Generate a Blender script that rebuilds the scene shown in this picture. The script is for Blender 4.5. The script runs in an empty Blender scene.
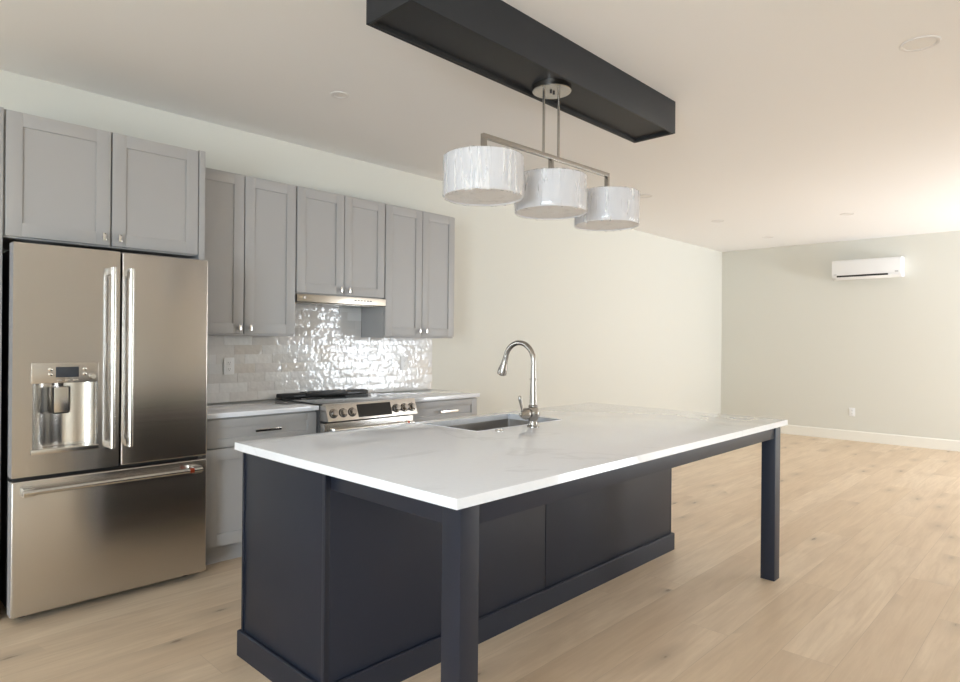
import bpy, bmesh, math, random
from mathutils import Vector, Matrix
random.seed(11)
S = bpy.context.scene
COL = S.collection

# ------------------------------------------------------------------ camera
CZ, YAW, ROLL = 1.35464, 0.76433, 0.00903
fwd = Vector((math.cos(YAW), math.sin(YAW), 0)); rgt = Vector((math.sin(YAW), -math.cos(YAW), 0)); up = Vector((0, 0, 1))
cr, sr = math.cos(ROLL), math.sin(ROLL)
ax, ay, az = rgt * cr + up * sr, up * cr - rgt * sr, -fwd
cam_d = bpy.data.cameras.new('camera'); cam = bpy.data.objects.new('camera', cam_d); COL.objects.link(cam)
cam.matrix_world = Matrix(((ax.x, ay.x, az.x, 0), (ax.y, ay.y, az.y, 0), (ax.z, ay.z, az.z, CZ), (0, 0, 0, 1)))
cam_d.sensor_width = 36.0; cam_d.lens = 639.24 / 960 * 36
cam_d.shift_x = -1.141 / 960; cam_d.shift_y = -0.437 / 960
cam_d.clip_start = 0.05; cam_d.clip_end = 200
S.camera = cam

# ------------------------------------------------------------------ room numbers
X0, X1, Y0, Y1, H = -4.6, 10.079, -3.5, 4.318, 2.81
DOOR = (7.7, 9.95, 0.03, 2.25)        # patio door in the right wall: x0, x1, z0, z1
WINN = (-2.8, 0.4, 0.10, 2.15)       # glazed door in the near end wall: y0, y1, z0, z1

# ------------------------------------------------------------------ world, sun, daylight, exposure
W = bpy.data.worlds.new('sky'); S.world = W; W.use_nodes = True
nt = W.node_tree; nt.nodes.clear()
out = nt.nodes.new('ShaderNodeOutputWorld'); bg = nt.nodes.new('ShaderNodeBackground')
bg.inputs['Color'].default_value = (0.78, 0.88, 1.0, 1); bg.inputs['Strength'].default_value = 0.6
nt.links.new(bg.outputs[0], out.inputs[0])

sun_d = bpy.data.lights.new('sun', 'SUN'); sun_d.energy = 4.0; sun_d.angle = math.radians(1.0); sun_d.color = (1.0, 0.95, 0.88)
sun = bpy.data.objects.new('sun', sun_d); COL.objects.link(sun)
sun.rotation_euler = Vector((0.06, 0.80, -0.60)).to_track_quat('-Z', 'Y').to_euler(); sun.location = (6, -8, 8)

def area(name, loc, direction, sx, sy, power, color):
    d = bpy.data.lights.new(name, 'AREA'); d.shape = 'RECTANGLE'; d.size = sx; d.size_y = sy; d.energy = power; d.color = color
    o = bpy.data.objects.new(name, d); COL.objects.link(o); o.location = loc
    o.rotation_euler = Vector(direction).to_track_quat('-Z', 'Z').to_euler()
    return o
area('daylight_patio_door', ((DOOR[0] + DOOR[1]) / 2, Y0 + 0.02, 1.15), (0, 1, 0), 2.15, 2.1, 160, (0.90, 0.95, 1.0))
o = area('patio_bounce', ((DOOR[0] + DOOR[1]) / 2, Y0 + 0.06, 0.9), (0, 0.85, 0.50), 2.1, 1.2, 80, (0.84, 0.91, 1.0)); o.data.spread = math.radians(100)
area('daylight_end_window', (X0 + 0.02, (WINN[0] + WINN[1]) / 2, 1.1), (1, 0, 0), 3.1, 1.95, 420, (0.76, 0.89, 1.0))

vs = S.view_settings
vs.view_transform = 'Standard'; vs.look = 'None'; vs.gamma = 1; vs.exposure = 0.03; vs.use_curve_mapping = False
S.cycles.use_denoising = True; S.cycles.max_bounces = 12; S.cycles.diffuse_bounces = 8; S.cycles.glossy_bounces = 6
S.cycles.transparent_max_bounces = 12; S.cycles.caustics_reflective = False; S.cycles.caustics_refractive = False
S.cycles.sample_clamp_indirect = 20.0

# ------------------------------------------------------------------ materials
def mat(name, color, rough=0.5, metal=0.0, **kw):
    m = bpy.data.materials.new(name); m.use_nodes = True
    b = m.node_tree.nodes['Principled BSDF']
    b.inputs['Base Color'].default_value = (*color, 1); b.inputs['Roughness'].default_value = rough; b.inputs['Metallic'].default_value = metal
    for k, v in kw.items(): b.inputs[k].default_value = v
    return m
def N(m, t, **kw):
    n = m.node_tree.nodes.new(t)
    for k, v in kw.items(): setattr(n, k, v)
    return n
def LK(m, a, b): m.node_tree.links.new(a, b)
def bsdf(m): return m.node_tree.nodes['Principled BSDF']
def math_n(m, op, a, b=None):
    n = N(m, 'ShaderNodeMath', operation=op)
    for i, v in enumerate((a, b)):
        if v is None: continue
        if isinstance(v, (int, float)): n.inputs[i].default_value = v
        else: LK(m, v, n.inputs[i])
    return n.outputs[0]
def mixc(m, fac, a, b, blend='MIX'):
    n = N(m, 'ShaderNodeMix', data_type='RGBA', blend_type=blend)
    for s, v in ((n.inputs[0], fac), (n.inputs[6], a), (n.inputs[7], b)):
        if isinstance(v, (int, float)): s.default_value = v
        elif isinstance(v, tuple): s.default_value = (*v, 1)
        else: LK(m, v, s)
    return n.outputs[2]
def ramp(m, fac, stops):
    n = N(m, 'ShaderNodeValToRGB'); e = n.color_ramp.elements
    while len(e) < len(stops): e.new(0.5)
    for q, (p, c) in zip(e, stops): q.position = p; q.color = (*c, 1)
    LK(m, fac, n.inputs[0]); return n.outputs[0]
def noise(m, vec, scale, detail=4, rough=0.5, dist=0.0):
    n = N(m, 'ShaderNodeTexNoise'); n.inputs['Scale'].default_value = scale; n.inputs['Detail'].default_value = detail
    n.inputs['Roughness'].default_value = rough; n.inputs['Distortion'].default_value = dist
    if vec is not None: LK(m, vec, n.inputs['Vector'])
    return n.outputs['Fac']
def pos(m, scale=(1, 1, 1)):
    g = N(m, 'ShaderNodeTexCoord'); v = N(m, 'ShaderNodeMapping'); v.inputs['Scale'].default_value = scale
    LK(m, g.outputs['Object'], v.inputs['Vector']); return v.outputs[0]
def bump(m, h, strength, dist=0.002):
    n = N(m, 'ShaderNodeBump'); n.inputs['Strength'].default_value = strength; n.inputs['Distance'].default_value = dist
    LK(m, h, n.inputs['Height']); LK(m, n.outputs[0], bsdf(m).inputs['Normal'])

def painted(name, color, rough, bs=0.05, bscale=350):
    m = mat(name, color, rough); bump(m, noise(m, pos(m), bscale, 2), bs, 0.001); return m
M = {}
M['wall'] = painted('wall paint', (0.66, 0.652, 0.598), 0.75, 0.06)
M['ceiling'] = painted('ceiling paint', (0.85, 0.84, 0.835), 0.85, 0.06)
M['trim'] = mat('white trim paint', (0.80, 0.78, 0.72), 0.4)
M['grey'] = painted('grey cabinet paint', (0.385, 0.376, 0.372), 0.42, 0.02)
M['navy'] = painted('navy cabinet paint', (0.013, 0.0165, 0.029), 0.46, 0.03); bsdf(M['navy']).inputs['Specular IOR Level'].default_value = 0.4
M['navy_dark'] = painted('navy soffit paint', (0.014, 0.016, 0.020), 0.55, 0.03)
M['chrome'] = mat('polished nickel', (0.80, 0.79, 0.77), 0.14, 1.0)
M['nickel'] = mat('brushed nickel', (0.40, 0.38, 0.355), 0.24, 1.0)
M['handle'] = mat('satin handle steel', (0.66, 0.645, 0.62), 0.22, 1.0)
M['black'] = mat('black plastic', (0.012, 0.012, 0.013), 0.45)
M['black_glass'] = mat('black ceramic glass', (0.008, 0.009, 0.009), 0.06)
M['dark_grey'] = mat('dark grey coated steel', (0.09, 0.09, 0.095), 0.4, 0.4)
M['white_plastic'] = mat('white plastic', (0.80, 0.80, 0.80), 0.35)
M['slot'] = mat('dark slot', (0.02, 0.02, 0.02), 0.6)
M['copper'] = mat('red copper', (0.55, 0.10, 0.05), 0.3, 1.0)
M['lens'] = mat('frosted lens', (0.78, 0.76, 0.74), 0.5)
M['diffuser'] = mat('frosted shade bottom', (0.86, 0.84, 0.83), 0.5)
M['ring'] = mat('downlight trim', (0.74, 0.72, 0.71), 0.45)
M['screen'] = mat('screen glass', (0.035, 0.042, 0.055), 0.12)
M['badge'] = mat('grey print', (0.45, 0.45, 0.46), 0.5)

# brushed stainless steel: horizontal grain
def steel(name, color, rough, aniso, rot=0.0):
    m = mat(name, color, rough, 1.0, Anisotropic=aniso)
    bsdf(m).inputs['Anisotropic Rotation'].default_value = rot
    t = N(m, 'ShaderNodeTangent', direction_type='RADIAL', axis='Z'); LK(m, t.outputs[0], bsdf(m).inputs['Tangent'])
    g = noise(m, pos(m, (1.5, 1.5, 420)), 1.0, 3)
    LK(m, math_n(m, 'ADD', math_n(m, 'MULTIPLY', g, 0.10), rough - 0.05), bsdf(m).inputs['Roughness'])
    return m
M['steel'] = steel('brushed stainless steel', (0.61, 0.585, 0.56), 0.23, 0.85, 0.25)
M['hood'] = steel('champagne brushed steel', (0.52, 0.48, 0.42), 0.34, 0.6, 0.25)
M['steel_plain'] = mat('satin stainless steel', (0.62, 0.60, 0.57), 0.22, 1.0)
M['sink_steel'] = mat('sink stainless steel', (0.52, 0.50, 0.48), 0.33, 1.0)

# quartz worktop with fine grey veins
m = mat('white quartz', (0.8, 0.8, 0.8), 0.05, **{'Specular IOR Level': 0.65}); M['quartz'] = m
p = pos(m)
w = noise(m, p, 0.9, 5, 0.55, 1.0)
vein = math_n(m, 'SUBTRACT', 1.0, math_n(m, 'MINIMUM', math_n(m, 'MULTIPLY', math_n(m, 'ABSOLUTE', math_n(m, 'SUBTRACT', w, 0.5)), 60.0), 1.0))
patch = noise(m, p, 2.3, 3)
v2 = math_n(m, 'MULTIPLY', vein, math_n(m, 'MULTIPLY', patch, 0.34))
LK(m, mixc(m, v2, mixc(m, noise(m, p, 60, 3), (0.78, 0.80, 0.85), (0.83, 0.85, 0.895)), (0.40, 0.41, 0.43)), bsdf(m).inputs['Base Color'])

# light oak planks, running along X
PW, PL, OFF = 0.22, 2.1, 1.43
m = mat('light oak planks', (0.6, 0.5, 0.4), 0.42); M['floor'] = m
tc = N(m, 'ShaderNodeTexCoord'); sp = N(m, 'ShaderNodeSeparateXYZ'); LK(m, tc.outputs['Object'], sp.inputs[0])
gx, gy = sp.outputs[0], sp.outputs[1]
ry = math_n(m, 'DIVIDE', math_n(m, 'SUBTRACT', gy, OFF - 20 * PW), PW)
row = math_n(m, 'FLOOR', ry); fy = math_n(m, 'SUBTRACT', ry, row)
wn = N(m, 'ShaderNodeTexWhiteNoise', noise_dimensions='1D'); LK(m, row, wn.inputs['W'])
rx = math_n(m, 'DIVIDE', math_n(m, 'ADD', math_n(m, 'ADD', gx, 40.0), math_n(m, 'MULTIPLY', wn.outputs['Value'], 9.0)), PL)
colm = math_n(m, 'FLOOR', rx); fx = math_n(m, 'SUBTRACT', rx, colm)
cb = N(m, 'ShaderNodeCombineXYZ'); LK(m, row, cb.inputs[0]); LK(m, colm, cb.inputs[1])
wp = N(m, 'ShaderNodeTexWhiteNoise', noise_dimensions='2D'); LK(m, cb.outputs[0], wp.inputs['Vector'])
sh = N(m, 'ShaderNodeVectorMath', operation='MULTIPLY_ADD')      # shift the grain from plank to plank
LK(m, wp.outputs['Color'], sh.inputs[0]); sh.inputs[1].default_value = (37, 53, 0); LK(m, tc.outputs['Object'], sh.inputs[2])
def gmap(sx, sy):
    v = N(m, 'ShaderNodeMapping'); v.inputs['Scale'].default_value = (sx, sy, 1); LK(m, sh.outputs[0], v.inputs['Vector']); return v.outputs[0]
grain = noise(m, gmap(1.6, 22), 1.0, 6, 0.66, 1.1)
fine = noise(m, gmap(5, 190), 1.0, 3, 0.6)
cloud = noise(m, gmap(0.8, 4.5), 1.0, 4, 0.6, 1.2)
base = ramp(m, wp.outputs['Value'], [(0.0, (0.72, 0.57, 0.415)), (0.35, (0.80, 0.645, 0.48)), (0.7, (0.84, 0.695, 0.53)), (1.0, (0.75, 0.595, 0.43))])
c1 = mixc(m, ramp(m, grain, [(0.38, (0, 0, 0)), (0.68, (0.50, 0.50, 0.50))]), base, (0.58, 0.43, 0.295))
c2 = mixc(m, ramp(m, cloud, [(0.42, (0, 0, 0)), (0.72, (0.50, 0.50, 0.50))]), c1, (0.54, 0.405, 0.28))
c3 = mixc(m, math_n(m, 'MULTIPLY', fine, 0.16), c2, (0.50, 0.37, 0.25))
vo = N(m, 'ShaderNodeTexVoronoi', voronoi_dimensions='2D'); vo.inputs['Scale'].default_value = 1.0
LK(m, gmap(1.7, 4.2), vo.inputs['Vector'])
sepc = N(m, 'ShaderNodeSeparateColor'); LK(m, vo.outputs['Color'], sepc.inputs[0])
keep = math_n(m, 'GREATER_THAN', sepc.outputs[0], 0.62)
knot = math_n(m, 'MULTIPLY', keep, ramp(m, math_n(m, 'ADD', vo.outputs['Distance'], math_n(m, 'MULTIPLY', math_n(m, 'SUBTRACT', grain, 0.5), 0.30)),
        [(0.006, (0.72, 0.72, 0.72)), (0.028, (0.34, 0.34, 0.34)), (0.09, (0.17, 0.17, 0.17)), (0.34, (0, 0, 0))]))
c4 = mixc(m, knot, c3, (0.16, 0.105, 0.068))
ey = math_n(m, 'MULTIPLY', math_n(m, 'MINIMUM', fy, math_n(m, 'SUBTRACT', 1.0, fy)), PW)
ex = math_n(m, 'MULTIPLY', math_n(m, 'MINIMUM', fx, math_n(m, 'SUBTRACT', 1.0, fx)), PL)
edge = math_n(m, 'MINIMUM', ey, ex)
seam = math_n(m, 'SUBTRACT', 1.0, math_n(m, 'MINIMUM', math_n(m, 'DIVIDE', edge, 0.0018), 1.0))
LK(m, mixc(m, math_n(m, 'MULTIPLY', seam, 0.40), c4, (0.30, 0.21, 0.14)), bsdf(m).inputs['Base Color'])
hb = math_n(m, 'SUBTRACT', math_n(m, 'MULTIPLY', grain, 0.2), seam); bump(m, hb, 0.25, 0.0015)

# glazed handmade tile: colour varies tile by tile (a mesh colour), uneven glaze
m = mat('glazed tile', (0.7, 0.68, 0.66), 0.03, **{'Specular IOR Level': 0.55}); M['tile'] = m
at = N(m, 'ShaderNodeVertexColor', layer_name='tile'); LK(m, at.outputs['Color'], bsdf(m).inputs['Base Color'])
bump(m, noise(m, pos(m), 30, 1, 0.4, 0.2), 0.45, 0.006)
M['grout'] = mat('grout', (0.66, 0.64, 0.62), 0.8)

# lamp shade cloth and its thin plastic wrap
m = bpy.data.materials.new('white shade fabric'); m.use_nodes = True; M['shade'] = m
m.node_tree.nodes.clear()
o = N(m, 'ShaderNodeOutputMaterial'); df = N(m, 'ShaderNodeBsdfDiffuse'); tl = N(m, 'ShaderNodeBsdfTranslucent'); mx = N(m, 'ShaderNodeMixShader')
df.inputs['Color'].default_value = (0.90, 0.905, 0.93, 1); tl.inputs['Color'].default_value = (0.90, 0.905, 0.93, 1); mx.inputs[0].default_value = 0.45
LK(m, df.outputs[0], mx.inputs[1]); LK(m, tl.outputs[0], mx.inputs[2]); LK(m, mx.outputs[0], o.inputs['Surface'])
def wrap_mat(key, name, sc, zs, bs, lo, hi, amt):
    m = bpy.data.materials.new(name); m.use_nodes = True; M[key] = m
    m.node_tree.nodes.clear()
    o = N(m, 'ShaderNodeOutputMaterial'); tr = N(m, 'ShaderNodeBsdfTransparent'); gl = N(m, 'ShaderNodeBsdfGlossy'); df = N(m, 'ShaderNodeBsdfDiffuse')
    gl.inputs['Roughness'].default_value = 0.12; gl.inputs['Color'].default_value = (1, 1, 1, 1); df.inputs['Color'].default_value = (0.93, 0.93, 0.94, 1)
    p = pos(m, (1, 1, zs)); wr = noise(m, p, sc, 2, 0.5, 0.6)
    bn = N(m, 'ShaderNodeBump'); bn.inputs['Strength'].default_value = bs; bn.inputs['Distance'].default_value = 0.008; LK(m, wr, bn.inputs['Height'])
    LK(m, bn.outputs[0], gl.inputs['Normal'])
    a1 = N(m, 'ShaderNodeMixShader'); a1.inputs[0].default_value = 0.06; LK(m, tr.outputs[0], a1.inputs[1]); LK(m, gl.outputs[0], a1.inputs[2])
    a2 = N(m, 'ShaderNodeMixShader')
    LK(m, ramp(m, wr, [(lo, (0.03, 0.03, 0.03)), (hi, (amt, amt, amt))]), a2.inputs[0]); LK(m, a1.outputs[0], a2.inputs[1]); LK(m, df.outputs[0], a2.inputs[2])
    LK(m, a2.outputs[0], o.inputs['Surface'])
wrap_mat('wrap', 'clear plastic wrap', 34, 0.12, 0.5, 0.54, 0.68, 0.6)
wrap_mat('wrap_bottom', 'clear plastic wrap under the shade', 14, 1.0, 0.15, 0.55, 0.72, 0.15)

m = bpy.data.materials.new('window glass'); m.use_nodes = True; M['glass'] = m
m.node_tree.nodes.clear()
o = N(m, 'ShaderNodeOutputMaterial'); tr = N(m, 'ShaderNodeBsdfTransparent'); gl = N(m, 'ShaderNodeBsdfGlossy'); gl.inputs['Roughness'].default_value = 0.02
mx = N(m, 'ShaderNodeMixShader'); mx.inputs[0].default_value = 0.07;  LK(m, tr.outputs[0], mx.inputs[1]); LK(m, gl.outputs[0], mx.inputs[2])
LK(m, mx.outputs[0], o.inputs['Surface'])

# ------------------------------------------------------------------ mesh helpers (all in world metres)
def B(): return bmesh.new()
def box(bm, x0, x1, y0, y1, z0, z1, bev=0.0, seg=2):
    c = [bm.verts.new((x, y, z)) for x in (x0, x1) for y in (y0, y1) for z in (z0, z1)]
    f = [(0, 1, 3, 2), (4, 6, 7, 5), (0, 4, 5, 1), (2, 3, 7, 6), (0, 2, 6, 4), (1, 5, 7, 3)]
    fs = [bm.faces.new([c[i] for i in q]) for q in f]
    if bev > 0:
        es = list({e for q in fs for e in q.edges})
        bmesh.ops.bevel(bm, geom=es, offset=bev, segments=seg, profile=0.6, affect='EDGES', clamp_overlap=True)
    return bm
def prism(bm, prof, axis, a0, a1, bev=0.0):
    """prof: 2-D points of the other two axes in order, swept along AXIS from a0 to a1"""
    def P(p, a):
        return {'X': (a, p[0], p[1]), 'Y': (p[0], a, p[1]), 'Z': (p[0], p[1], a)}[axis]
    lo = [bm.verts.new(P(p, a0)) for p in prof]; hi = [bm.verts.new(P(p, a1)) for p in prof]
    n = len(prof); fs = [bm.faces.new(lo[::-1]), bm.faces.new(hi)]
    for i in range(n): fs.append(bm.faces.new((lo[i], lo[(i + 1) % n], hi[(i + 1) % n], hi[i])))
    if bev > 0:
        es = list({e for q in fs for e in q.edges})
        bmesh.ops.bevel(bm, geom=es, offset=bev, segments=2, profile=0.6, affect='EDGES', clamp_overlap=True)
    return bm
def ring(c, u, v, r, n): return [c + (u * math.cos(2 * math.pi * i / n) + v * math.sin(2 * math.pi * i / n)) * r for i in range(n)]
def tube(bm, pts, rad, n=16, caps=True):
    pts = [Vector(p) for p in pts]
    rad = rad if isinstance(rad, (list, tuple)) else [rad] * len(pts)
    t0 = (pts[1] - pts[0]).normalized(); u = t0.orthogonal().normalized(); rs = []
    for i, p in enumerate(pts):
        t = ((pts[i] - pts[i - 1]).normalized() if i else t0) + ((pts[i + 1] - pts[i]).normalized() if i < len(pts) - 1 else Vector())
        t = t.normalized(); u = (u - t * u.dot(t)).normalized(); v = t.cross(u)
        rs.append([bm.verts.new(q) for q in ring(p, u, v, rad[i], n)])
    for a, b in zip(rs, rs[1:]):
        for i in range(n): bm.faces.new((a[i], a[(i + 1) % n], b[(i + 1) % n], b[i]))
    if caps: bm.faces.new(rs[0][::-1]); bm.faces.new(rs[-1])
    return bm
def lathe(bm, c, axis, prof, n=32, closed=False):
    """prof: (radius, height along axis) pairs; ends with radius 0 are closed to a point"""
    c = Vector(c); a = Vector(axis).normalized(); u = a.orthogonal().normalized(); v = a.cross(u); rs = []
    for r, h in prof:
        rs.append([bm.verts.new(c + a * h)] if r < 1e-6 else [bm.verts.new(q) for q in ring(c + a * h, u, v, r, n)])
    pairs = list(zip(rs, rs[1:])) + ([(rs[-1], rs[0])] if closed else [])
    for p, q in pairs:
        for i in range(n):
            j = (i + 1) % n
            if len(p) == 1 and len(q) == 1: continue
            if len(p) == 1: bm.faces.new((p[0], q[j], q[i]))
            elif len(q) == 1: bm.faces.new((p[i], p[j], q[0]))
            else: bm.faces.new((p[i], p[j], q[j], q[i]))
    return bm
def link(name, bm, material, parent=None, smooth=True, angle=35):
    bmesh.ops.recalc_face_normals(bm, faces=bm.faces[:])
    me = bpy.data.meshes.new(name)
    root = parent
    while root is not None and root.parent is not None: root = root.parent
    if root is not None: bmesh.ops.translate(bm, verts=bm.verts[:], vec=-root.location)
    if smooth:
        for f in bm.faces: f.smooth = True
        for e in bm.edges:
            if len(e.link_faces) == 2 and e.calc_face_angle(0) > math.radians(angle): e.smooth = False
    bm.to_mesh(me); bm.free()
    me.materials.append(material)
    o = bpy.data.objects.new(name, me); COL.objects.link(o)
    if parent is not None: o.parent = parent
    return o
def thing(name, label, cat, loc, group=None):
    o = bpy.data.objects.new(name, None); COL.objects.link(o); o.location = loc; o.empty_display_size = 0.1
    o['label'] = label; o['category'] = cat
    if group: o['group'] = group
    return o
def single(name, bm, material, label, cat, group=None, **kw):
    o = link(name, bm, material, None, **kw); o['label'] = label; o['category'] = cat
    if group: o['group'] = group
    return o
def struct(name, bm, material, parent=None):
    o = link(name, bm, material, parent, smooth=False)
    if parent is None: o['kind'] = 'structure'
    return o

# ------------------------------------------------------------------ setting
T = 0.14
struct('floor', box(B(), X0 - T, X1 + T, Y0 - T, Y1 + T, -0.06, 0), M['floor'])
struct('ceiling', box(B(), X0 - T, X1 + T, Y0 - T, Y1 + T, H, H + 0.1), M['ceiling'])
struct('wall_kitchen', box(B(), X0 - T, X1 + T, Y1, Y1 + T, 0, H), M['wall'])
struct('wall_far', box(B(), X1, X1 + T, Y0, Y1, 0, H), M['wall'])
b = B()      # right wall, pierced by the patio door
ya, yb = Y0 - T, Y0
for x0, x1, z0, z1 in ((X0 - T, DOOR[0], 0, H), (DOOR[0], DOOR[1], 0, DOOR[2]), (DOOR[0], DOOR[1], DOOR[3], H), (DOOR[1], X1 + T, 0, H)):
    box(b, x0, x1, ya, yb, z0, z1)
struct('wall_right', b, M['wall'])
b = B()
for y0, y1, z0, z1 in ((Y0, WINN[0], 0, H), (WINN[0], WINN[1], 0, WINN[2]), (WINN[0], WINN[1], WINN[3], H), (WINN[1], Y1, 0, H)):
    box(b, X0 - T, X0, y0, y1, z0, z1)
struct('wall_near', b, M['wall'])
def opening_y(name, x0, x1, z0, z1, bars):
    b = B(); w = 0.05; y0, y1 = Y0 - 0.11, Y0 - 0.05
    box(b, x0, x0 + w, y0, y1, z0, z1); box(b, x1 - w, x1, y0, y1, z0, z1); box(b, x0 + w, x1 - w, y0, y1, z0, z0 + w); box(b, x0 + w, x1 - w, y0, y1, z1 - w, z1)
    for k in range(1, bars + 1):
        x = x0 + (x1 - x0) * k / (bars + 1); box(b, x - 0.03, x + 0.03, y0, y1, z0 + w, z1 - w)
    f = struct(name, b, M['trim'])
    struct('pane', box(B(), x0 + w, x1 - w, Y0 - 0.085, Y0 - 0.079, z0 + w, z1 - w), M['glass'], f)
opening_y('door_1', *DOOR, 1)
b = B(); xa, xb = X0 - 0.11, X0 - 0.05; w = 0.05; y0, y1, z0, z1 = WINN
box(b, xa, xb, y0, y0 + w, z0, z1); box(b, xa, xb, y1 - w, y1, z0, z1); box(b, xa, xb, y0 + w, y1 - w, z0, z0 + w); box(b, xa, xb, y0 + w, y1 - w, z1 - w, z1)
for k in (1, 2):
    y = y0 + (y1 - y0) * k / 3; box(b, xa, xb, y - 0.03, y + 0.03, z0 + w, z1 - w)
f = struct('window_1', b, M['trim'])
struct('pane', box(B(), X0 - 0.085, X0 - 0.079, y0 + w, y1 - w, z0 + w, z1 - w), M['glass'], f)
prof = [(0, 0), (-0.015, 0), (-0.015, 0.125), (-0.009, 0.135), (0, 0.14)]
struct('baseboard_far', prism(B(), [(X1 + a, z) for a, z in prof], 'Y', Y0, Y1 - 0.015), M['trim'])
struct('baseboard_kitchen', prism(B(), [(Y1 + a, z) for a, z in prof], 'X', 3.87, X1), M['trim'])
struct('baseboard_right', prism(B(), [(Y0 - a, z) for a, z in prof], 'X', DOOR[1] + 0.02, X1 - 0.015), M['trim'])

# tile backsplash: every tile tilts and bulges a little
b = B(); cl = b.loops.layers.float_color.new('tile')
SX0, SX1, SZ0 = 1.58, 3.858, 0.9155
TW, TH, G = 0.205, 0.0655, 0.0012
cols = [(0.74, 0.735, 0.73), (0.70, 0.685, 0.67), (0.66, 0.645, 0.63), (0.765, 0.76, 0.755), (0.68, 0.64, 0.60), (0.72, 0.70, 0.69)]
rr = random.Random(5)
for r in range(12):
    z0 = SZ0 + r * TH; x = SX0 - (r * 0.37 % 1) * TW
    while x < SX1:
        a0, a1 = max(x, SX0), min(x + TW, SX1); x += TW
        top = 1.371 if (a0 + a1) / 2 < 2.314 or (a0 + a1) / 2 > 3.083 else 1.614
        if z0 > top - 0.01:
            continue
        if top > 1.5 and z0 > 1.35: a0, a1 = max(a0, 2.315), min(a1, 3.082)
        zt = min(z0 + TH, top if z0 + TH > 1.371 else 9)
        if a1 - a0 < 0.015: continue
        nx, nz = max(2, round((a1 - a0) / 0.034)), 3
        tx, tz = rr.gauss(0, 0.0004), rr.gauss(0, 0.0003)
        c = rr.choice(cols); k = rr.uniform(0.95, 1.03); c = tuple(min(0.85, q * k) for q in c) + (1,)
        ph = [rr.uniform(0, 6.28) for _ in range(4)]
        g = []
        for i in range(nx + 1):
            colv = []
            for j in range(nz + 1):
                u, v = i / nx, j / nz
                e = min(u, 1 - u, v, 1 - v)
                d = 0.0 if e <= 0 else 0.0012 + tx * (2 * u - 1) + tz * (2 * v - 1) + 0.0004 * math.sin(5 * u + ph[0]) * math.cos(3 * v + ph[1]) + rr.uniform(-0.00012, 0.00012)
                colv.append(b.verts.new((a0 + G / 2 + u * (a1 - a0 - G), 4.3100 - d - 0.0012, z0 + G / 2 + v * (zt - z0 - G))))
            g.append(colv)
        for i in range(nx):
            for j in range(nz):
                fc = b.faces.new((g[i][j], g[i + 1][j], g[i + 1][j + 1], g[i][j + 1]))
                for lp in fc.loops: lp[cl] = c
        loop = [g[i][0] for i in range(nx + 1)] + [g[nx][j] for j in range(1, nz + 1)] + [g[i][nz] for i in range(nx - 1, -1, -1)] + [g[0][j] for j in range(nz - 1, 0, -1)]
        bk = [b.verts.new((q.co.x, 4.3105, q.co.z)) for q in loop]
        for i in range(len(loop)):
            fc = b.faces.new((loop[i], loop[(i + 1) % len(loop)], bk[(i + 1) % len(loop)], bk[i]))
            for lp in fc.loops: lp[cl] = c
sp_o = link('wall_backsplash', b, M['tile'], None, angle=60); sp_o['kind'] = 'structure'
b = B(); box(b, SX0, SX1, 4.3105, 4.3175, SZ0, 1.371); box(b, 2.315, 3.082, 4.3105, 4.3175, 1.371, 1.614)
struct('grout', b, M['grout'], sp_o)

# ------------------------------------------------------------------ cabinet pieces
def shaker(x0, x1, yf, z0, z1, fw=0.067, th=0.019, rec=0.009, rail=None):
    """a shaker door or drawer front facing -Y, front plane at yf"""
    b = B(); ft = rail or fw; e = 0.0015
    box(b, x0, x0 + fw, yf, yf + th, z0, z1, e); box(b, x1 - fw, x1, yf, yf + th, z0, z1, e)
    box(b, x0 + fw - 0.001, x1 - fw + 0.001, yf + 0.0003, yf + th, z1 - ft, z1, e); box(b, x0 + fw - 0.001, x1 - fw + 0.001, yf + 0.0003, yf + th, z0, z0 + ft, e)
    box(b, x0 + fw - 0.004, x1 - fw + 0.004, yf + rec, yf + th - 0.002, z0 + ft - 0.004, z1 - ft + 0.004)
    return b
def knob(parent, x, yf, z):
    b = B(); tube(b, [(x, yf + 0.001, z), (x, yf - 0.019, z)], [0.0065, 0.0045], 12)
    box(b, x - 0.008, x + 0.008, yf - 0.027, yf - 0.018, z - 0.020, z + 0.020, 0.0025)
    return link('knob', b, M['chrome'], parent)
def pull(parent, x0, x1, yf, z):
    b = B(); box(b, x0, x1, yf - 0.034, yf - 0.024, z - 0.008, z + 0.008, 0.002)
    for x in (x0 + 0.02, x1 - 0.02): tube(b, [(x, yf + 0.001, z), (x, yf - 0.026, z)], 0.0048, 10)
    return link('handle', b, M['chrome'], parent)
def carcass(x0, x1, y0, y1, z0, z1): return box(B(), x0, x1, y0, y1, z0, z1, 0.001)

# tall panels either side of the refrigerator
single('tall_cabinet_board', box(B(), 0.575, 0.618, 3.76, 4.317, 0, 2.446, 0.001), M['grey'], 'tall grey panel at the outer, dispenser side of the steel refrigerator', 'panel')
single('tall_cabinet_board', box(B(), 1.543, 1.577, 3.76, 4.317, 0, 2.446, 0.001), M['grey'], 'tall grey panel between steel refrigerator and the tall wall cabinet', 'panel')

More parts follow.
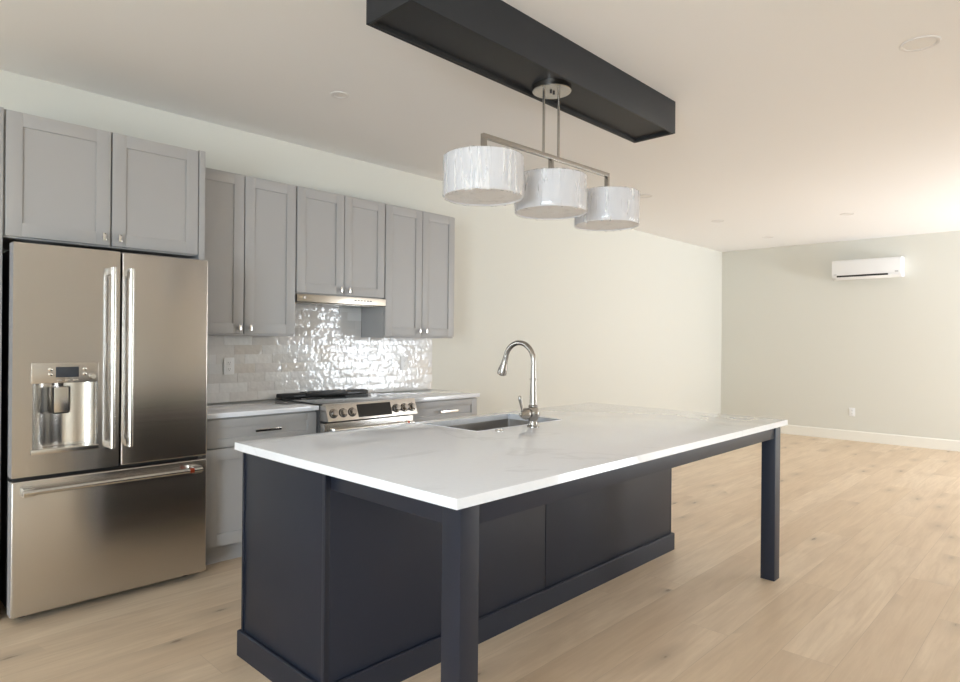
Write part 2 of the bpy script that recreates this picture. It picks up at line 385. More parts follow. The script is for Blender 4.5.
def wall_cabinet(label, x0, x1, yf, zb, zt, mid, doors, kz, group='grey wall cabinets'):
    t = thing('overhead_cabinet', label, 'cabinet', ((x0 + x1) / 2, (yf + Y1) / 2, zb), group)
    link('body', carcass(x0, x1, yf + 0.021, 4.3165, zb, zt), M['grey'], t)
    d0, d1, dz0, dz1, gap = doors
    a = link('door', shaker(d0, mid - gap / 2, yf, dz0, dz1), M['grey'], t); knob(a, mid - gap / 2 - 0.033, yf, kz)
    a = link('door', shaker(mid + gap / 2, d1, yf, dz0, dz1), M['grey'], t); knob(a, mid + gap / 2 + 0.033, yf, kz)
    return t
wall_cabinet('wide short grey cabinet with two doors above the steel refrigerator', 0.6185, 1.5425, 3.76, 1.8305, 2.446, 1.084, (0.628, 1.537, 1.838, 2.440, 0.009), 1.880)
wall_cabinet('tall grey two-door wall cabinet between refrigerator and range hood', 1.578, 2.307, 4.001, 1.372, 2.423, 1.937, (1.582, 2.306, 1.386, 2.414, 0.008), 1.424)
wall_cabinet('shorter grey two-door wall cabinet directly above the slim range hood', 2.3165, 3.0780, 4.001, 1.6705, 2.423, 2.705, (2.318, 3.0765, 1.680, 2.414, 0.006), 1.719)
wall_cabinet('grey two-door wall cabinet at the end of the run beside bare wall', 3.087, 3.836, 4.001, 1.372, 2.423, 3.466, (3.0885, 3.831, 1.386, 2.414, 0.006), 1.430)

def base_cabinet(label, x0, x1, pl0, pl1):
    yf = 3.73
    t = thing('base_cabinet', label, 'cabinet', ((x0 + x1) / 2, 4.0, 0), 'grey base cabinets')
    link('body', carcass(x0, x1, yf + 0.021, 4.3165, 0.112, 0.8835), M['grey'], t)
    link('toe_kick', box(B(), x0, x1, 3.812, 3.83, 0, 0.112), M['grey'], t)
    d = link('drawer', shaker(x0 + 0.004, x1 - 0.004, yf, 0.706, 0.872, 0.067, 0.019, 0.008, 0.050), M['grey'], t); pull(d, pl0, pl1, yf, 0.790)
    mid = (x0 + x1) / 2
    for a0, a1, kx in ((x0 + 0.004, mid - 0.002, mid - 0.035), (mid + 0.002, x1 - 0.004, mid + 0.035)):
        dd = link('door', shaker(a0, a1, yf, 0.127, 0.699), M['grey'], t); knob(dd, kx, yf, 0.655)
base_cabinet('grey base cabinet with drawer between refrigerator and range', 1.578, 2.3185, 1.872, 2.045)
base_cabinet('grey base cabinet with drawer at the end of the run, past the range', 3.0895, 3.853, 3.405, 3.600)
single('kitchen_countertop', box(B(), 1.578, 2.3195, 3.706, 4.305, 0.884, 0.914, 0.003), M['quartz'], 'white worktop between refrigerator and range under the tall cabinet', 'countertop')
single('kitchen_countertop', box(B(), 3.089, 3.858, 3.706, 4.305, 0.884, 0.914, 0.003), M['quartz'], 'white worktop at the end of the run, past the range', 'countertop')

# ------------------------------------------------------------------ refrigerator
t = thing('refrigerator', 'stainless steel french-door refrigerator with water dispenser and bottom freezer', 'refrigerator', (1.0915, 3.95, 0))
FY = 3.624
link('body', box(B(), 0.655, 1.532, 3.715, 4.29, 0.025, 1.775, 0.004), M['dark_grey'], t)
link('toe_grille', box(B(), 0.665, 1.522, 3.700, 3.712, 0.028, 0.075), M['black'], t)
for x in (0.70, 1.47):
    link('foot', tube(B(), [(x, 3.74, 0), (x, 3.74, 0.026)], 0.02, 14), M['black'], t)
    link('foot', tube(B(), [(x, 4.2, 0), (x, 4.2, 0.026)], 0.02, 14), M['black'], t)
for x0, x1 in ((0.658, 0.72), (1.47, 1.53)):
    link('hinge_cover', box(B(), x0, x1, 3.64, 3.80, 1.776, 1.793, 0.004), M['black'], t)
# left door with a hole for the dispenser
def frame_box(b, x0, x1, z0, z1, hx0, hx1, hz0, hz1, y0, y1):
    xs = [x0, hx0, hx1, x1]; zs = [z0, hz0, hz1, z1]
    for y, flip in ((y0, False), (y1, True)):
        g = [[b.verts.new((x, y, z)) for z in zs] for x in xs]
        if not flip: f0 = g
        else: f1 = g
        for i in range(3):
            for j in range(3):
                if i == 1 and j == 1: continue
                b.faces.new((g[i][j], g[i + 1][j], g[i + 1][j + 1], g[i][j + 1]))
    def side(loop):
        for (i, j), (k, l) in zip(loop, loop[1:] + loop[:1]):
            b.faces.new((f0[i][j], f0[k][l], f1[k][l], f1[i][j]))
    side([(0, 0), (1, 0), (2, 0), (3, 0), (3, 1), (3, 2), (3, 3), (2, 3), (1, 3), (0, 3), (0, 2), (0, 1)])
    side([(1, 1), (2, 1), (2, 2), (1, 2)])
    oc = [v for g in (f0, f1) for v in (g[0][0], g[3][0], g[0][3], g[3][3])]
    es = [e for e in b.edges if len(e.link_faces) == 2 and e.calc_face_angle(0) > 1 and
          all(abs(v.co.x - x0) < 1e-6 or abs(v.co.x - x1) < 1e-6 or abs(v.co.z - z0) < 1e-6 or abs(v.co.z - z1) < 1e-6 for v in e.verts) and
          all(abs(v.co.y - y0) < 1e-6 for v in e.verts)]
    bmesh.ops.bevel(b, geom=es, offset=0.008, segments=3, profile=0.5, affect='EDGES', clamp_overlap=True)
    return b
dl = link('door', frame_box(B(), 0.637, 1.0885, 0.692, 1.795, 0.716, 0.990, 0.815, 1.130, FY, 3.708), M['steel'], t)
dr = link('door', box(B(), 1.0985, 1.5440, FY, 3.708, 0.692, 1.795, 0.008, 3), M['steel'], t)
fz = link('freezer_drawer', box(B(), 0.637, 1.5440, FY, 3.708, 0.037, 0.674, 0.008, 3), M['steel'], t)
M['door_side'] = mat('grey door side', (0.30, 0.30, 0.32), 0.45)
for o in (dl, fz):
    o.data.materials.append(M['door_side'])
    for pf in o.data.polygons:
        if pf.normal.x < -0.98 and pf.center.x < -0.4: pf.material_index = 1
# door handles: round bar on two angular brackets
def bar_handle(parent, p0, p1, r, off, vertical):
    b = B(); tube(b, [p0, p1], r, 18)
    for p, s in ((p0, 1), (p1, -1)):
        x, y, z = p
        if vertical: box(b, x - 0.013, x + 0.013, y - 0.004, FY + 0.001, min(z, z + s * 0.034), max(z, z + s * 0.034), 0.004)
        else: box(b, min(x, x + s * 0.05), max(x, x + s * 0.05), y - 0.004, FY + 0.001, z - 0.020, z + 0.020, 0.006)
    return link('handle', b, M['handle'], parent)
bar_handle(dl, (1.043, 3.566, 0.795), (1.043, 3.566, 1.706), 0.0125, 0, True)
bar_handle(dr, (1.126, 3.566, 0.795), (1.126, 3.566, 1.706), 0.0125, 0, True)
h = bar_handle(fz, (0.672, 3.566, 0.628), (1.492, 3.566, 0.628), 0.0135, 0, False)
link('badge', tube(B(), [(1.425, 3.566, 0.628), (1.447, 3.566, 0.628)], 0.0143, 18), M['copper'], h)
# dispenser
dp = link('dispenser', box(B(), 0.709, 0.992, FY - 0.006, FY + 0.006, 1.131, 1.229, 0.003), M['steel'], dl)
def sub(name, bm, m, par=dp): return link(name, bm, m, par)
b = B()      # curved recess back
ys = []
NR = 36
for i in range(NR + 1):
    u = i / NR; a = math.pi * u
    ys.append((0.717 + 0.272 * u, 3.640 + 0.050 * math.sin(a) ** 0.6 + 0.006 * math.sin(3 * a) ** 2))
v0 = [b.verts.new((x, y, 0.816)) for x, y in ys]; v1 = [b.verts.new((x, y, 1.129)) for x, y in ys]
w0 = [b.verts.new((x, y + 0.008, 0.816)) for x, y in ys]; w1 = [b.verts.new((x, y + 0.008, 1.129)) for x, y in ys]
for i in range(NR):
    b.faces.new((v0[i], v0[i + 1], v1[i + 1], v1[i])); b.faces.new((w0[i], w1[i], w1[i + 1], w0[i + 1]))
    b.faces.new((v0[i], w0[i], w0[i + 1], v0[i + 1])); b.faces.new((v1[i], v1[i + 1], w1[i + 1], w1[i]))
sub('recess', b, M['steel_plain'])
sub('screen', box(B(), 0.808, 0.905, FY - 0.0085, FY - 0.004, 1.158, 1.208, 0.001), M['screen'])
for x, z in ((0.785, 1.197), (0.785, 1.173), (0.930, 1.197), (0.930, 1.173)):
    sub('button', lathe(B(), (x, FY - 0.0055, z), (0, -1, 0), [(0.009, 0), (0.009, 0.0025), (0.006, 0.004), (0, 0.004)], 16), M['chrome'])
for x in (0.822, 0.857, 0.892):
    sub('button', box(B(), x - 0.011, x + 0.011, FY - 0.0085, FY - 0.005, 1.140, 1.146, 0.001), M['chrome'])
sub('dial', lathe(B(), (0.966, FY - 0.0055, 1.158), (0, -1, 0), [(0.014, 0), (0.014, 0.012), (0.011, 0.016), (0, 0.016)], 20), M['chrome'])
sub('spout', tube(B(), [(0.838, 3.655, 1.130), (0.838, 3.655, 1.112)], [0.012, 0.009], 14), M['black'])
sub('paddle', box(B(), 0.806, 0.868, 3.640, 3.646, 0.985, 1.108, 0.003), M['steel_plain'])
b = B(); box(b, 0.800, 0.806, 3.638, 3.650, 0.985, 1.108); box(b, 0.868, 0.872, 3.638, 3.650, 0.985, 1.108); box(b, 0.806, 0.868, 3.640, 3.650, 0.980, 0.985)
sub('paddle_frame', b, M['black'])
sub('drip_tray', box(B(), 0.710, 0.994, FY - 0.014, FY + 0.05, 0.794, 0.817, 0.003), M['steel_plain'])

# ------------------------------------------------------------------ range
t = thing('range', 'stainless slide-in range with six knobs and black glass cooktop', 'stove', (2.704, 3.98, 0))
RX0, RX1 = 2.3215, 3.0865
link('body', box(B(), RX0, RX1, 3.705, 4.295, 0.08, 0.913, 0.002), M['dark_grey'], t)
for x in (2.36, 3.05):
    for y in (3.76, 4.24): link('foot', tube(B(), [(x, y, 0), (x, y, 0.081)], 0.018, 12), M['black'], t)
ct = link('cooktop', box(B(), RX0 + 0.001, RX1 - 0.001, 3.672, 4.298, 0.9145, 0.9225, 0.0015), M['black_glass'], t)
for x, y, r in ((2.50, 3.86, 0.10), (2.50, 4.08, 0.08), (2.90, 3.86, 0.08), (2.90, 4.08, 0.10)):
    link('burner_mark', lathe(B(), (x, y, 0.9226), (0, 0, 1), [(r, 0), (r, 0.0004), (r - 0.003, 0.0004), (r - 0.003, 0)], 40, True), M['badge'], ct)
b = B()
prof = [(4.205, 0.923), (4.290, 0.923), (4.290, 0.948), (4.280, 0.955), (4.225, 0.955), (4.205, 0.945)]
prism(b, prof, 'X', RX0 + 0.004, RX1 - 0.004, 0.004); box(b, 2.52, 2.87, 4.200, 4.292, 0.930, 0.960, 0.004)
link('rear_vent', b, M['black'], t)
for x0, x1 in ((2.42, 2.51), (2.88, 2.99)): link('vent_strip', box(B(), x0, x1, 4.198, 4.206, 0.933, 0.940), M['dark_grey'], t)
prof = [(3.600, 0.812), (3.704, 0.812), (3.704, 0.9135), (3.668, 0.9235), (3.640, 0.9235)]
cp = link('control_panel', prism(B(), prof, 'X', RX0 + 0.001, RX1 - 0.001, 0.002), M['steel_plain'], t)
sl = Vector((0, 3.640 - 3.600, 0.9235 - 0.812)).normalized(); nrm = Vector((0, -sl.z, sl.y))
def on_panel(x, k): return Vector((x, 3.600, 0.812)) + sl * k
b = B(); c = on_panel(2.709, 0.059)
for q in ((-0.142, -0.043), (0.142, -0.043), (0.142, 0.043), (-0.142, 0.043)):
    pass
vs_ = []
for d in (0.0005, -0.004):
    vs_.append([b.verts.new(c + Vector((u, 0, 0)) + sl * v - nrm * d) for u, v in ((-0.142, -0.045), (0.142, -0.045), (0.142, 0.045), (-0.142, 0.045))])
b.faces.new(vs_[1]); b.faces.new(vs_[0][::-1])
for i in range(4): b.faces.new((vs_[0][i], vs_[0][(i + 1) % 4], vs_[1][(i + 1) % 4], vs_[1][i]))
link('display', b, M['black_glass'], cp)
for x in (2.372, 2.447, 2.520, 2.898, 2.972, 3.042):
    k = link('knob', lathe(B(), on_panel(x, 0.054), nrm, [(0.027, -0.001), (0.027, 0.005), (0.021, 0.007), (0.0205, 0.028), (0.018, 0.033), (0, 0.034)], 28), M['nickel'], cp)
    link('collar', lathe(B(), on_panel(x, 0.054), nrm, [(0.031, 0), (0.031, 0.005), (0.0272, 0.005), (0.0272, 0)], 28, True), M['black'], k)
od = link('oven_door', box(B(), RX0 + 0.003, RX1 - 0.003, 3.648, 3.704, 0.20, 0.797, 0.004), M['steel_plain'], t)
link('door_window', box(B(), 2.42, 2.99, 3.644, 3.6485, 0.34, 0.66, 0.002), M['black_glass'], od)
b = B(); tube(b, [(2.365, 3.600, 0.752), (3.045, 3.600, 0.752)], 0.0125, 16)
for x in (2.375, 3.005): box(b, x, x + 0.03, 3.596, 3.649, 0.741, 0.763, 0.004)
h = link('handle', b, M['chrome'], od)
link('badge', tube(B(), [(2.985, 3.600, 0.752), (3.003, 3.600, 0.752)], 0.0132, 16), M['copper'], h)
link('warming_drawer', box(B(), RX0 + 0.003, RX1 - 0.003, 3.650, 3.704, 0.085, 0.192, 0.004), M['steel_plain'], t)

# slim hood under the short cabinet
t = thing('range_hood', 'slim brushed steel range hood under the shorter cabinet', 'range hood', (2.70, 4.15, 1.61))
prof = [(3.990, 1.618), (4.000, 1.613), (4.300, 1.613), (4.300, 1.6695), (3.990, 1.6695)]
hb_ = link('body', prism(B(), prof, 'X', 2.3145, 3.0825, 0.0015), M['hood'], t)
for k in range(6):
    x = 2.800 + k * 0.028; link('button', box(B(), x - 0.008, x + 0.008, 3.9875, 3.9905, 1.641, 1.650, 0.0008), M['dark_grey'], hb_)
link('badge', lathe(B(), (2.375, 3.9905, 1.645), (0, -1, 0), [(0.010, 0), (0.010, 0.002), (0, 0.002)], 16), M['nickel'], hb_)
link('filter', box(B(), 2.40, 3.00, 4.03, 4.26, 1.610, 1.6135, 0.001), M['nickel'], t)

# ------------------------------------------------------------------ power outlets
def outlet(label, c, n, group='wall outlets'):
    c = Vector(c); n = Vector(n); s = Vector((0, 0, 1)).cross(n)
    t = thing('power_outlet', label, 'outlet', tuple(c), group)
    def slab(b, w, h, d0, d1, cz=0.0, cx=0.0, bev=0.0015):
        pts = [c + s * (cx + a * w / 2) + Vector((0, 0, cz)) + n * d for a in (-1, 1) for d in (d0, d1)]
        xs = [p.x for p in pts]; ys2 = [p.y for p in pts]
        return box(b, min(xs), max(xs), min(ys2), max(ys2), c.z + cz - h / 2, c.z + cz + h / 2, bev)
    pl = link('cover_plate', slab(B(), 0.073, 0.117, 0.0005, 0.0065), M['white_plastic'], t)
    for cz in (0.022, -0.022):
        r = link('receptacle', slab(B(), 0.034, 0.029, 0.006, 0.0085, cz), M['white_plastic'], t)
        b = B()
        for cx in (-0.006, 0.006): slab(b, 0.002, 0.008, 0.008, 0.0092, cz + 0.003, cx, 0)
        slab(b, 0.004, 0.004, 0.008, 0.0092, cz - 0.008, 0, 0)
        link('slot', b, M['slot'], r)
outlet('white outlet on the tiles between refrigerator and range', (1.979, 4.3055, 1.163), (0, -1, 0))
outlet('white outlet on the tiles past the range, under the end cabinet', (3.529, 4.3055, 1.154), (0, -1, 0))
outlet('white outlet low on the far wall under the air conditioner', (X1 - 0.0005, 2.442, 0.40), (-1, 0, 0))

# ------------------------------------------------------------------ island
t = thing('kitchen_island', 'navy island base with plinth, aprons and two square legs', 'kitchen island', (2.58, 2.0, 0))
PX0, PX1, PY0, PY1 = 1.259, 3.904, 1.973, 2.638
bx0, bx1, by0, by1 = 1.275, 3.888, 1.989, 2.622
ep = link('end_panel', box(B(), bx0, bx0 + 0.02, by0 + 0.0, by1, 0.09, 0.8835, 0.001), M['navy'], t)
link('corner_bead', box(B(), bx0 - 0.006, bx0 + 0.001, by0 - 0.006, by0 + 0.013, 0.109, 0.8835, 0.0012), M['navy'], ep)
link('corner_bead', box(B(), bx0 - 0.006, bx0 + 0.001, by1 - 0.014, by1, 0.109, 0.8835, 0.0012), M['navy'], ep)
link('end_panel', box(B(), bx1 - 0.02, bx1, by0, by1, 0.09, 0.8835, 0.001), M['navy'], t)
link('back_panel', box(B(), bx0 + 0.0205, 2.5545, by0, by0 + 0.018, 0.09, 0.8835, 0.0012), M['navy'], t)
link('back_panel', box(B(), 2.5605, bx1 - 0.0205, by0, by0 + 0.018, 0.09, 0.8835, 0.0012), M['navy'], t)
link('frame_back', box(B(), bx0 + 0.03, bx1 - 0.03, by0 + 0.0185, by0 + 0.024, 0.09, 0.8835), M['navy_dark'], t)
ws = [bx0 + 0.021, 1.80, 2.19, 2.93, 3.41, bx1 - 0.021]
for a0, a1 in zip(ws, ws[1:]): link('door', box(B(), a0 + 0.002, a1 - 0.002, by1 - 0.019, by1, 0.12, 0.880, 0.0015), M['navy'], t)
link('shelf', box(B(), bx0 + 0.0205, bx1 - 0.0205, by0 + 0.0245, by1 - 0.02, 0.09, 0.108), M['navy'], t)
b = B()      # plinth with a small chamfer, mitred round all four sides
def ringband(b, lv):
    vs2 = []
    for d, z in lv:
        vs2.append([b.verts.new(p) for p in ((PX0 + d, PY0 + d, z), (PX1 - d, PY0 + d, z), (PX1 - d, PY1 - d, z), (PX0 + d, PY1 - d, z))])
    for a, c in zip(vs2, vs2[1:] + vs2[:1]):
        for i in range(4): b.faces.new((a[i], a[(i + 1) % 4], c[(i + 1) % 4], c[i]))
ringband(b, [(0, 0), (0, 0.104), (0.005, 0.109), (0.0155, 0.109), (0.0155, 0)])
link('plinth', b, M['navy'], t)
for x in (1.280, 3.783):
    link('leg', box(B(), x, x + 0.078, 1.302, 1.380, 0, 0.8835, 0.002), M['navy'], t)
az0 = 0.812
link('apron', box(B(), 1.3585, 3.7825, 1.310, 1.330, az0, 0.8835, 0.0012), M['navy'], t)
link('apron', box(B(), 1.292, 1.312, 1.3805, by0 - 0.007, az0, 0.8835, 0.0012), M['navy'], t)
link('apron', box(B(), 3.833, 3.853, 1.3805, by0 - 0.001, az0, 0.8835, 0.0012), M['navy'], t)

# worktop with the sink cut-out
SKX0, SKX1, SKY0, SKY1 = 2.220, 2.900, 2.150, 2.545
IX0, IX1, IY0, IY1 = 1.238, 3.893, 1.274, 2.632
b = B(); xs = [IX0, SKX0, SKX1, IX1]; ys = [IY0, SKY0, SKY1, IY1]; gg = []
for z in (0.884, 0.914):
    g = [[b.verts.new((x, y, z)) for y in ys] for x in xs]; gg.append(g)
    for i in range(3):
        for j in range(3):
            if (i, j) != (1, 1): b.faces.new((g[i][j], g[i + 1][j], g[i + 1][j + 1], g[i][j + 1]))
for loop in ([(0, 0), (1, 0), (2, 0), (3, 0), (3, 1), (3, 2), (3, 3), (2, 3), (1, 3), (0, 3), (0, 2), (0, 1)], [(1, 1), (2, 1), (2, 2), (1, 2)]):
    for (i, j), (k, l) in zip(loop, loop[1:] + loop[:1]): b.faces.new((gg[0][i][j], gg[0][k][l], gg[1][k][l], gg[1][i][j]))
vc = [e for e in b.edges if abs(e.verts[0].co.z - e.verts[1].co.z) > 0.01 and (e.verts[0].co.x, e.verts[0].co.y) in [(x, y) for x in (xs[0], xs[3]) for y in (ys[0], ys[3])]]
bmesh.ops.bevel(b, geom=vc, offset=0.010, segments=4, profile=0.5, affect='EDGES')
es = [e for e in b.edges if len(e.link_faces) == 2 and e.calc_face_angle(0) > 1.2 and abs(e.verts[0].co.z - e.verts[1].co.z) < 1e-6]
bmesh.ops.bevel(b, geom=es, offset=0.003, segments=2, profile=0.5, affect='EDGES')
single('island_countertop', b, M['quartz'], 'large white veined quartz worktop on the navy island', 'countertop')

# undermount sink
t = thing('kitchen_sink', 'stainless undermount sink set into the island worktop', 'sink', (2.56, 2.35, 0.66))
b = B(); x0, x1, y0, y1 = SKX0 - 0.006, SKX1 + 0.006, SKY0 - 0.006, SKY1 + 0.006
def rrect(x0, x1, y0, y1, r, z, n=5):
    o = []
    for cx, cy, a0 in ((x1 - r, y1 - r, 0), (x0 + r, y1 - r, 90), (x0 + r, y0 + r, 180), (x1 - r, y0 + r, 270)):
        for k in range(n + 1):
            a = math.radians(a0 + 90 * k / n); o.append(b.verts.new((cx + r * math.cos(a), cy + r * math.sin(a), z)))
    return o
lv = [rrect(x0 - 0.02, x1 + 0.02, y0 - 0.02, y1 + 0.02, 0.02, 0.8835), rrect(x0, x1, y0, y1, 0.015, 0.8835), rrect(x0, x1, y0, y1, 0.015, 0.70),
      rrect(x0 + 0.02, x1 - 0.02, y0 + 0.02, y1 - 0.02, 0.02, 0.675), rrect(2.52, 2.60, 2.31, 2.39, 0.039, 0.672)]
ol = [rrect(2.52, 2.60, 2.31, 2.39, 0.039, 0.668), rrect(x0 + 0.018, x1 - 0.018, y0 + 0.018, y1 - 0.018, 0.02, 0.671),
      rrect(x0 - 0.002, x1 + 0.002, y0 - 0.002, y1 + 0.002, 0.015, 0.70), rrect(x0 - 0.002, x1 + 0.002, y0 - 0.002, y1 + 0.002, 0.015, 0.8815), rrect(x0 - 0.02, x1 + 0.02, y0 - 0.02, y1 + 0.02, 0.02, 0.8815)]
al = lv + ol
for a, c in zip(al, al[1:] + al[:1]):
    n = len(a)
    for i in range(n): b.faces.new((a[i], a[(i + 1) % n], c[(i + 1) % n], c[i]))
link('basin', b, M['sink_steel'], t)
link('drain', lathe(B(), (2.56, 2.35, 0.668), (0, 0, 1), [(0.0, 0), (0.038, 0), (0.038, 0.003), (0.048, 0.006), (0.046, 0.0075), (0.033, 0.004), (0, 0.004)], 28), M['chrome'], t)

# faucet
t = thing('kitchen_faucet', 'brushed nickel gooseneck pull-down faucet standing behind the sink', 'faucet', (2.552, 2.073, 0.914))
fx, fyy, fz0 = 2.552, 2.073, 0.9142
link('body', lathe(B(), (fx, fyy, fz0), (0, 0, 1), [(0, 0), (0.031, 0), (0.031, 0.006), (0.025, 0.012), (0.022, 0.030), (0.024, 0.034), (0.024, 0.039), (0.029, 0.048), (0.035, 0.062), (0.035, 0.078), (0.029, 0.092),
     (0.022, 0.100), (0.024, 0.104), (0.024, 0.109), (0.019, 0.114), (0.018, 0.16), (0.0150, 0.240), (0.0150, 0.246), (0, 0.246)], 32), M['nickel'], t)
pts = [(fx, fyy, fz0 + 0.240), (fx, fyy, fz0 + 0.330)]; R = 0.096; zc = fz0 + 0.335
for k in range(0, 17):
    a = math.pi - math.radians(168) * k / 16
    pts.append((fx, fyy + R + R * math.cos(a), zc + R * math.sin(a)))
neck = link('neck', tube(B(), pts, [0.0145] + [0.0135] * (len(pts) - 1), 20), M['nickel'], t)
link('ring', lathe(B(), (fx, fyy, fz0 + 0.240), (0, 0, 1), [(0.0145, 0), (0.0195, 0.001), (0.0195, 0.008), (0.0145, 0.009)], 24, True), M['nickel'], neck)
e1, e0 = Vector(pts[-1]), Vector(pts[-2]); d = (e1 - e0).normalized()
sph = link('spray_head', lathe(B(), e1, d, [(0, -0.004), (0.0150, -0.004), (0.0155, 0.002), (0.0145, 0.006), (0.0185, 0.045), (0.0250, 0.072), (0.0262, 0.088), (0.0245, 0.098), (0.021, 0.1), (0, 0.1)], 28), M['nickel'], t)
link('spray_button', tube(B(), [e1 + d * 0.042 + Vector((0, 0.016, 0)), e1 + d * 0.072 + Vector((0, 0.021, 0))], 0.006, 10), M['nickel'], sph)
link('spray_face', lathe(B(), e1 + d * 0.1, d, [(0.0175, 0), (0.0165, 0.003), (0, 0.003)], 24), M['black'], sph)
hd = link('handle', lathe(B(), (fx - 0.026, fyy, fz0 + 0.072), (-1, 0, 0), [(0, 0), (0.022, 0), (0.023, 0.016), (0.029, 0.026), (0.030, 0.038), (0.026, 0.048), (0.018, 0.060), (0.012, 0.072), (0, 0.074)], 24), M['nickel'], t)
link('lever', tube(B(), [(fx - 0.082, fyy, fz0 + 0.076), (fx - 0.089, fyy - 0.001, fz0 + 0.095), (fx - 0.098, fyy - 0.002, fz0 + 0.120), (fx - 0.106, fyy - 0.003, fz0 + 0.145), (fx - 0.110, fyy - 0.003, fz0 + 0.160), (fx - 0.112, fyy - 0.003, fz0 + 0.166)],
     [0.0075, 0.0055, 0.0070, 0.0095, 0.0080, 0.0030], 14), M['nickel'], hd)
single('disposal_button', lathe(B(), (2.315, 2.092, 0.9142), (0, 0, 1), [(0, 0), (0.022, 0), (0.022, 0.003), (0.019, 0.006), (0.013, 0.006), (0.012, 0.009), (0, 0.010)], 28), M['chrome'],
       'small round chrome button on worktop by the sink edge', 'button')

# ------------------------------------------------------------------ navy ceiling box over the island
t = thing('ceiling_box', 'long dark navy wooden box fixed to ceiling above the island', 'ceiling box', (2.558, 1.975, 2.616))
cx0, cx1, cy0, cy1, cz = 1.522, 3.5945, 1.836, 2.114, 2.616
w = 0.009
link('side_board', box(B(), cx0, cx1, cy0, cy0 + w, cz, H - 0.0005, 0.0012), M['navy_dark'], t)
link('side_board', box(B(), cx0, cx1, cy1 - w, cy1, cz, H - 0.0005, 0.0012), M['navy_dark'], t)
link('end_board', box(B(), cx0, cx0 + w, cy0 + w + 0.0002, cy1 - w - 0.0002, cz, H - 0.0005, 0.0012), M['navy_dark'], t)
link('end_board', box(B(), cx1 - w, cx1, cy0 + w + 0.0002, cy1 - w - 0.0002, cz, H - 0.0005, 0.0012), M['navy_dark'], t)
link('bottom_board', box(B(), cx0 + w, cx1 - w, cy0 + w, cy1 - w, cz + 0.020, cz + 0.034), M['navy_dark'], t)
for a in (cy0 + w + 0.0003, cy1 - w - 0.0103): link('shadow_strip', box(B(), cx0 + w + 0.0003, cx1 - w - 0.0003, a, a + 0.010, cz + 0.002, cz + 0.0197), M['slot'], t)  # black strips stand in for the shade on the recess's unlit inner faces
for a in (cx0 + w + 0.0003, cx1 - w - 0.0103): link('shadow_strip', box(B(), a, a + 0.010, cy0 + w + 0.0106, cy1 - w - 0.0106, cz + 0.002, cz + 0.0197), M['slot'], t)

# ------------------------------------------------------------------ pendant light
LY, LX = 1.975, (2.066, 2.557, 3.067)
t = thing('pendant_light', 'nickel bar pendant with three white drum shades in clear plastic', 'pendant light', (2.557, LY, 2.6357))
cn = link('canopy', lathe(B(), (2.557, LY, 2.6357), (0, 0, -1), [(0, 0), (0.098, 0), (0.098, 0.026), (0.095, 0.029), (0, 0.029)], 48), M['nickel'], t)
b = B()
for x in (2.545, 2.568): lathe(b, (x, LY - 0.004, 2.6075), (0, 0, -1), [(0.006, 0), (0.006, 0.010), (0, 0.011)], 12)
link('screw', b, M['black'], cn)
for x in (2.494, 2.615): link('rod', tube(B(), [(x, LY, 2.6072), (x, LY, 2.280 + 0.018 * (x - 2.06))], 0.0065, 14), M['nickel'], t)
TILT = 0.018          # the bar hangs a touch off level
b = box(B(), LX[0] - 0.0105, LX[2] + 0.0105, LY - 0.0105, LY + 0.0105, 2.259, 2.280, 0.0012)
for v in b.verts: v.co.z += TILT * (v.co.x - LX[0])
link('bar', b, M['nickel'], t)
SR = 0.178
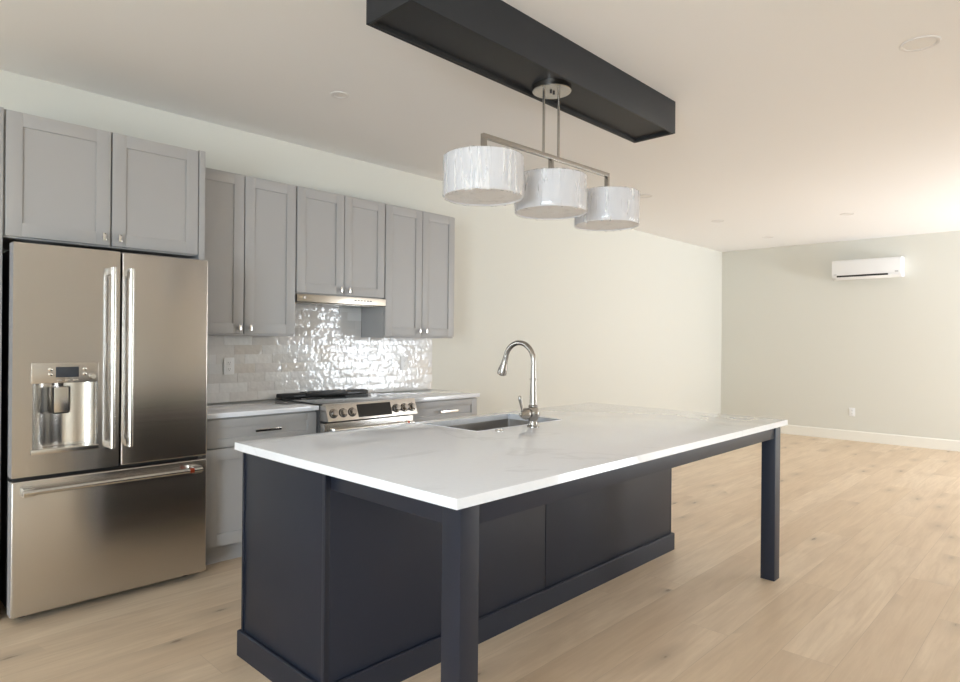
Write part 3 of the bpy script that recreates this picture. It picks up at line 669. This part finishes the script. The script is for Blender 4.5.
for i, x in enumerate(LX):
    dz = TILT * 0.6 * (x - LX[0]); SZ0_, SZ1_ = 1.994 + dz, 2.170 + dz; bz = 2.259 + TILT * (x - LX[0])
    link('stem', box(B(), x - 0.0105, x + 0.0105, LY - 0.0105, LY + 0.0105, 2.150 + dz, bz, 0.0012), M['nickel'], t)
    s = link('lamp_shade', lathe(B(), (x, LY, 0), (0, 0, 1), [(SR, SZ0_), (SR, SZ1_), (SR - 0.003, SZ1_), (SR - 0.003, SZ0_)], 72, True), M['shade'], t)
    link('diffuser', lathe(B(), (x, LY, SZ0_ + 0.006), (0, 0, 1), [(0, 0), (SR - 0.004, 0), (SR - 0.004, 0.003), (0, 0.003)], 48), M['diffuser'], s)
    link('socket', lathe(B(), (x, LY, 2.150 + dz), (0, 0, -1), [(0, 0), (0.018, 0), (0.018, 0.05), (0.014, 0.055), (0, 0.055)], 20), M['white_plastic'], s)
    sp = B()
    for k in range(3):
        a = 2 * math.pi * k / 3 + 0.4; tube(sp, [(x + 0.012 * math.cos(a), LY + 0.012 * math.sin(a), 2.158 + dz), (x + (SR - 0.003) * math.cos(a), LY + (SR - 0.003) * math.sin(a), 2.158 + dz)], 0.002, 8)
    link('shade_ring', sp, M['nickel'], s)
    # loose wrap: hugs the drum, sags and wrinkles
    b = B(); rw = random.Random(40 + i); n = 96; levels = [(SR - 0.035, SZ1_ + 0.0035, 0.002), (SR - 0.004, SZ1_ + 0.005, 0.003)] + [(SR + 0.004, SZ1_ - 0.172 * k / 10, 0.004) for k in range(0, 11)] + [(SR - 0.004, SZ0_ - 0.006, 0.004), (SR * 0.8, SZ0_ - 0.008, 0.004), (SR * 0.45, SZ0_ - 0.010, 0.004)]
    ph = [(rw.uniform(0, 6.28), rw.choice([5, 8, 11, 14, 19, 23]), rw.uniform(0.3, 1), rw.uniform(-6, 6)) for _ in range(7)]
    rs = []
    for r, z, am in levels:
        q = []
        for k in range(n):
            a = 2 * math.pi * k / n
            wv = sum(g * math.sin(f * a + p0 + sk * (z - SZ0_) * 4) for p0, f, g, sk in ph) / 3.2
            rr_ = r + (am * abs(wv) * 1.5 * min(1.0, (SZ1_ - z) / 0.06) if z <= SZ1_ and r > SR else 0.0)
            q.append(b.verts.new((x + rr_ * math.cos(a), LY + rr_ * math.sin(a), z + (0.003 * wv if r < SR - 0.003 and z < SZ0_ else 0))))
        rs.append(q)
    cv = b.verts.new((x, LY, SZ0_ - 0.011))
    for p_, q_ in zip(rs, rs[1:]):
        for k in range(n): b.faces.new((p_[k], p_[(k + 1) % n], q_[(k + 1) % n], q_[k]))
    for k in range(n): b.faces.new((rs[-1][k], rs[-1][(k + 1) % n], cv))
    wo = link('plastic_wrap', b, M['wrap'], s, angle=80)
    wo.data.materials.append(M['wrap_bottom'])
    for pf in wo.data.polygons:
        if max(wo.data.vertices[v].co.z for v in pf.vertices) + t.location.z < SZ0_ - 0.003: pf.material_index = 1

# ------------------------------------------------------------------ recessed ceiling lights
def downlight(label, x, y, r=0.075):
    t = thing('recessed_light', label, 'ceiling light', (x, y, H), 'recessed ceiling lights')
    link('trim_ring', lathe(B(), (x, y, H - 0.0004), (0, 0, -1), [(r, 0), (r, 0.002), (r - 0.004, 0.005), (r - 0.016, 0.004), (r - 0.018, 0.001), (r - 0.018, 0)], 40, True), M['ring'], t)
    link('lens', lathe(B(), (x, y, H - 0.0004), (0, 0, -1), [(0, 0), (r - 0.0185, 0), (r - 0.0185, 0.0018), (0, 0.0018)], 36), M['lens'], t)
downlight('small recessed ceiling light nearest the refrigerator and wall cabinets', 2.155, 3.25, 0.055)
downlight('recessed light in ceiling just behind the last drum shade', 5.72, 3.24)
downlight('recessed light near the kitchen wall, second nearest to the far corner', 7.46, 3.255)
downlight('recessed light closest to the far corner of the room', 9.04, 3.236)
downlight('recessed light in ceiling in front of the air conditioner', 8.0, 2.008, 0.07)
downlight('large round recessed light in open ceiling beyond the navy box end', 3.69, 0.617, 0.085)

# ------------------------------------------------------------------ mini-split air conditioner
t = thing('air_conditioner', 'white wall-mounted mini-split air conditioner high on the far wall', 'air conditioner', (X1 - 0.1, 2.24, 2.25))
ay0, ay1 = 1.835, 2.665
prof = [(X1 - 0.001, 2.262), (X1 - 0.001, 2.520), (X1 - 0.150, 2.520), (X1 - 0.190, 2.508), (X1 - 0.200, 2.485), (X1 - 0.203, 2.318), (X1 - 0.190, 2.280), (X1 - 0.150, 2.255), (X1 - 0.09, 2.250)]
link('body', prism(B(), prof, 'Y', ay0, ay1, 0.006), M['white_plastic'], t)
fp = link('front_panel', box(B(), X1 - 0.212, X1 - 0.2032, ay0 + 0.004, ay1 - 0.004, 2.305, 2.503, 0.004), M['white_plastic'], t)
link('badge', box(B(), X1 - 0.2132, X1 - 0.2118, 2.600, 2.635, 2.312, 2.320), M['badge'], fp)
link('indicator', box(B(), X1 - 0.2132, X1 - 0.2118, 1.865, 1.905, 2.312, 2.330), M['badge'], fp)
sl_ = [(X1 - 0.206, 2.300), (X1 - 0.196, 2.275), (X1 - 0.188, 2.279), (X1 - 0.198, 2.303)]
link('air_outlet', prism(B(), sl_, 'Y', 1.985, 2.600), M['slot'], t)
link('louver', prism(B(), [(X1 - 0.203, 2.276), (X1 - 0.150, 2.243), (X1 - 0.147, 2.247), (X1 - 0.200, 2.280)], 'Y', 1.96, 2.625, 0.001), M['white_plastic'], t)
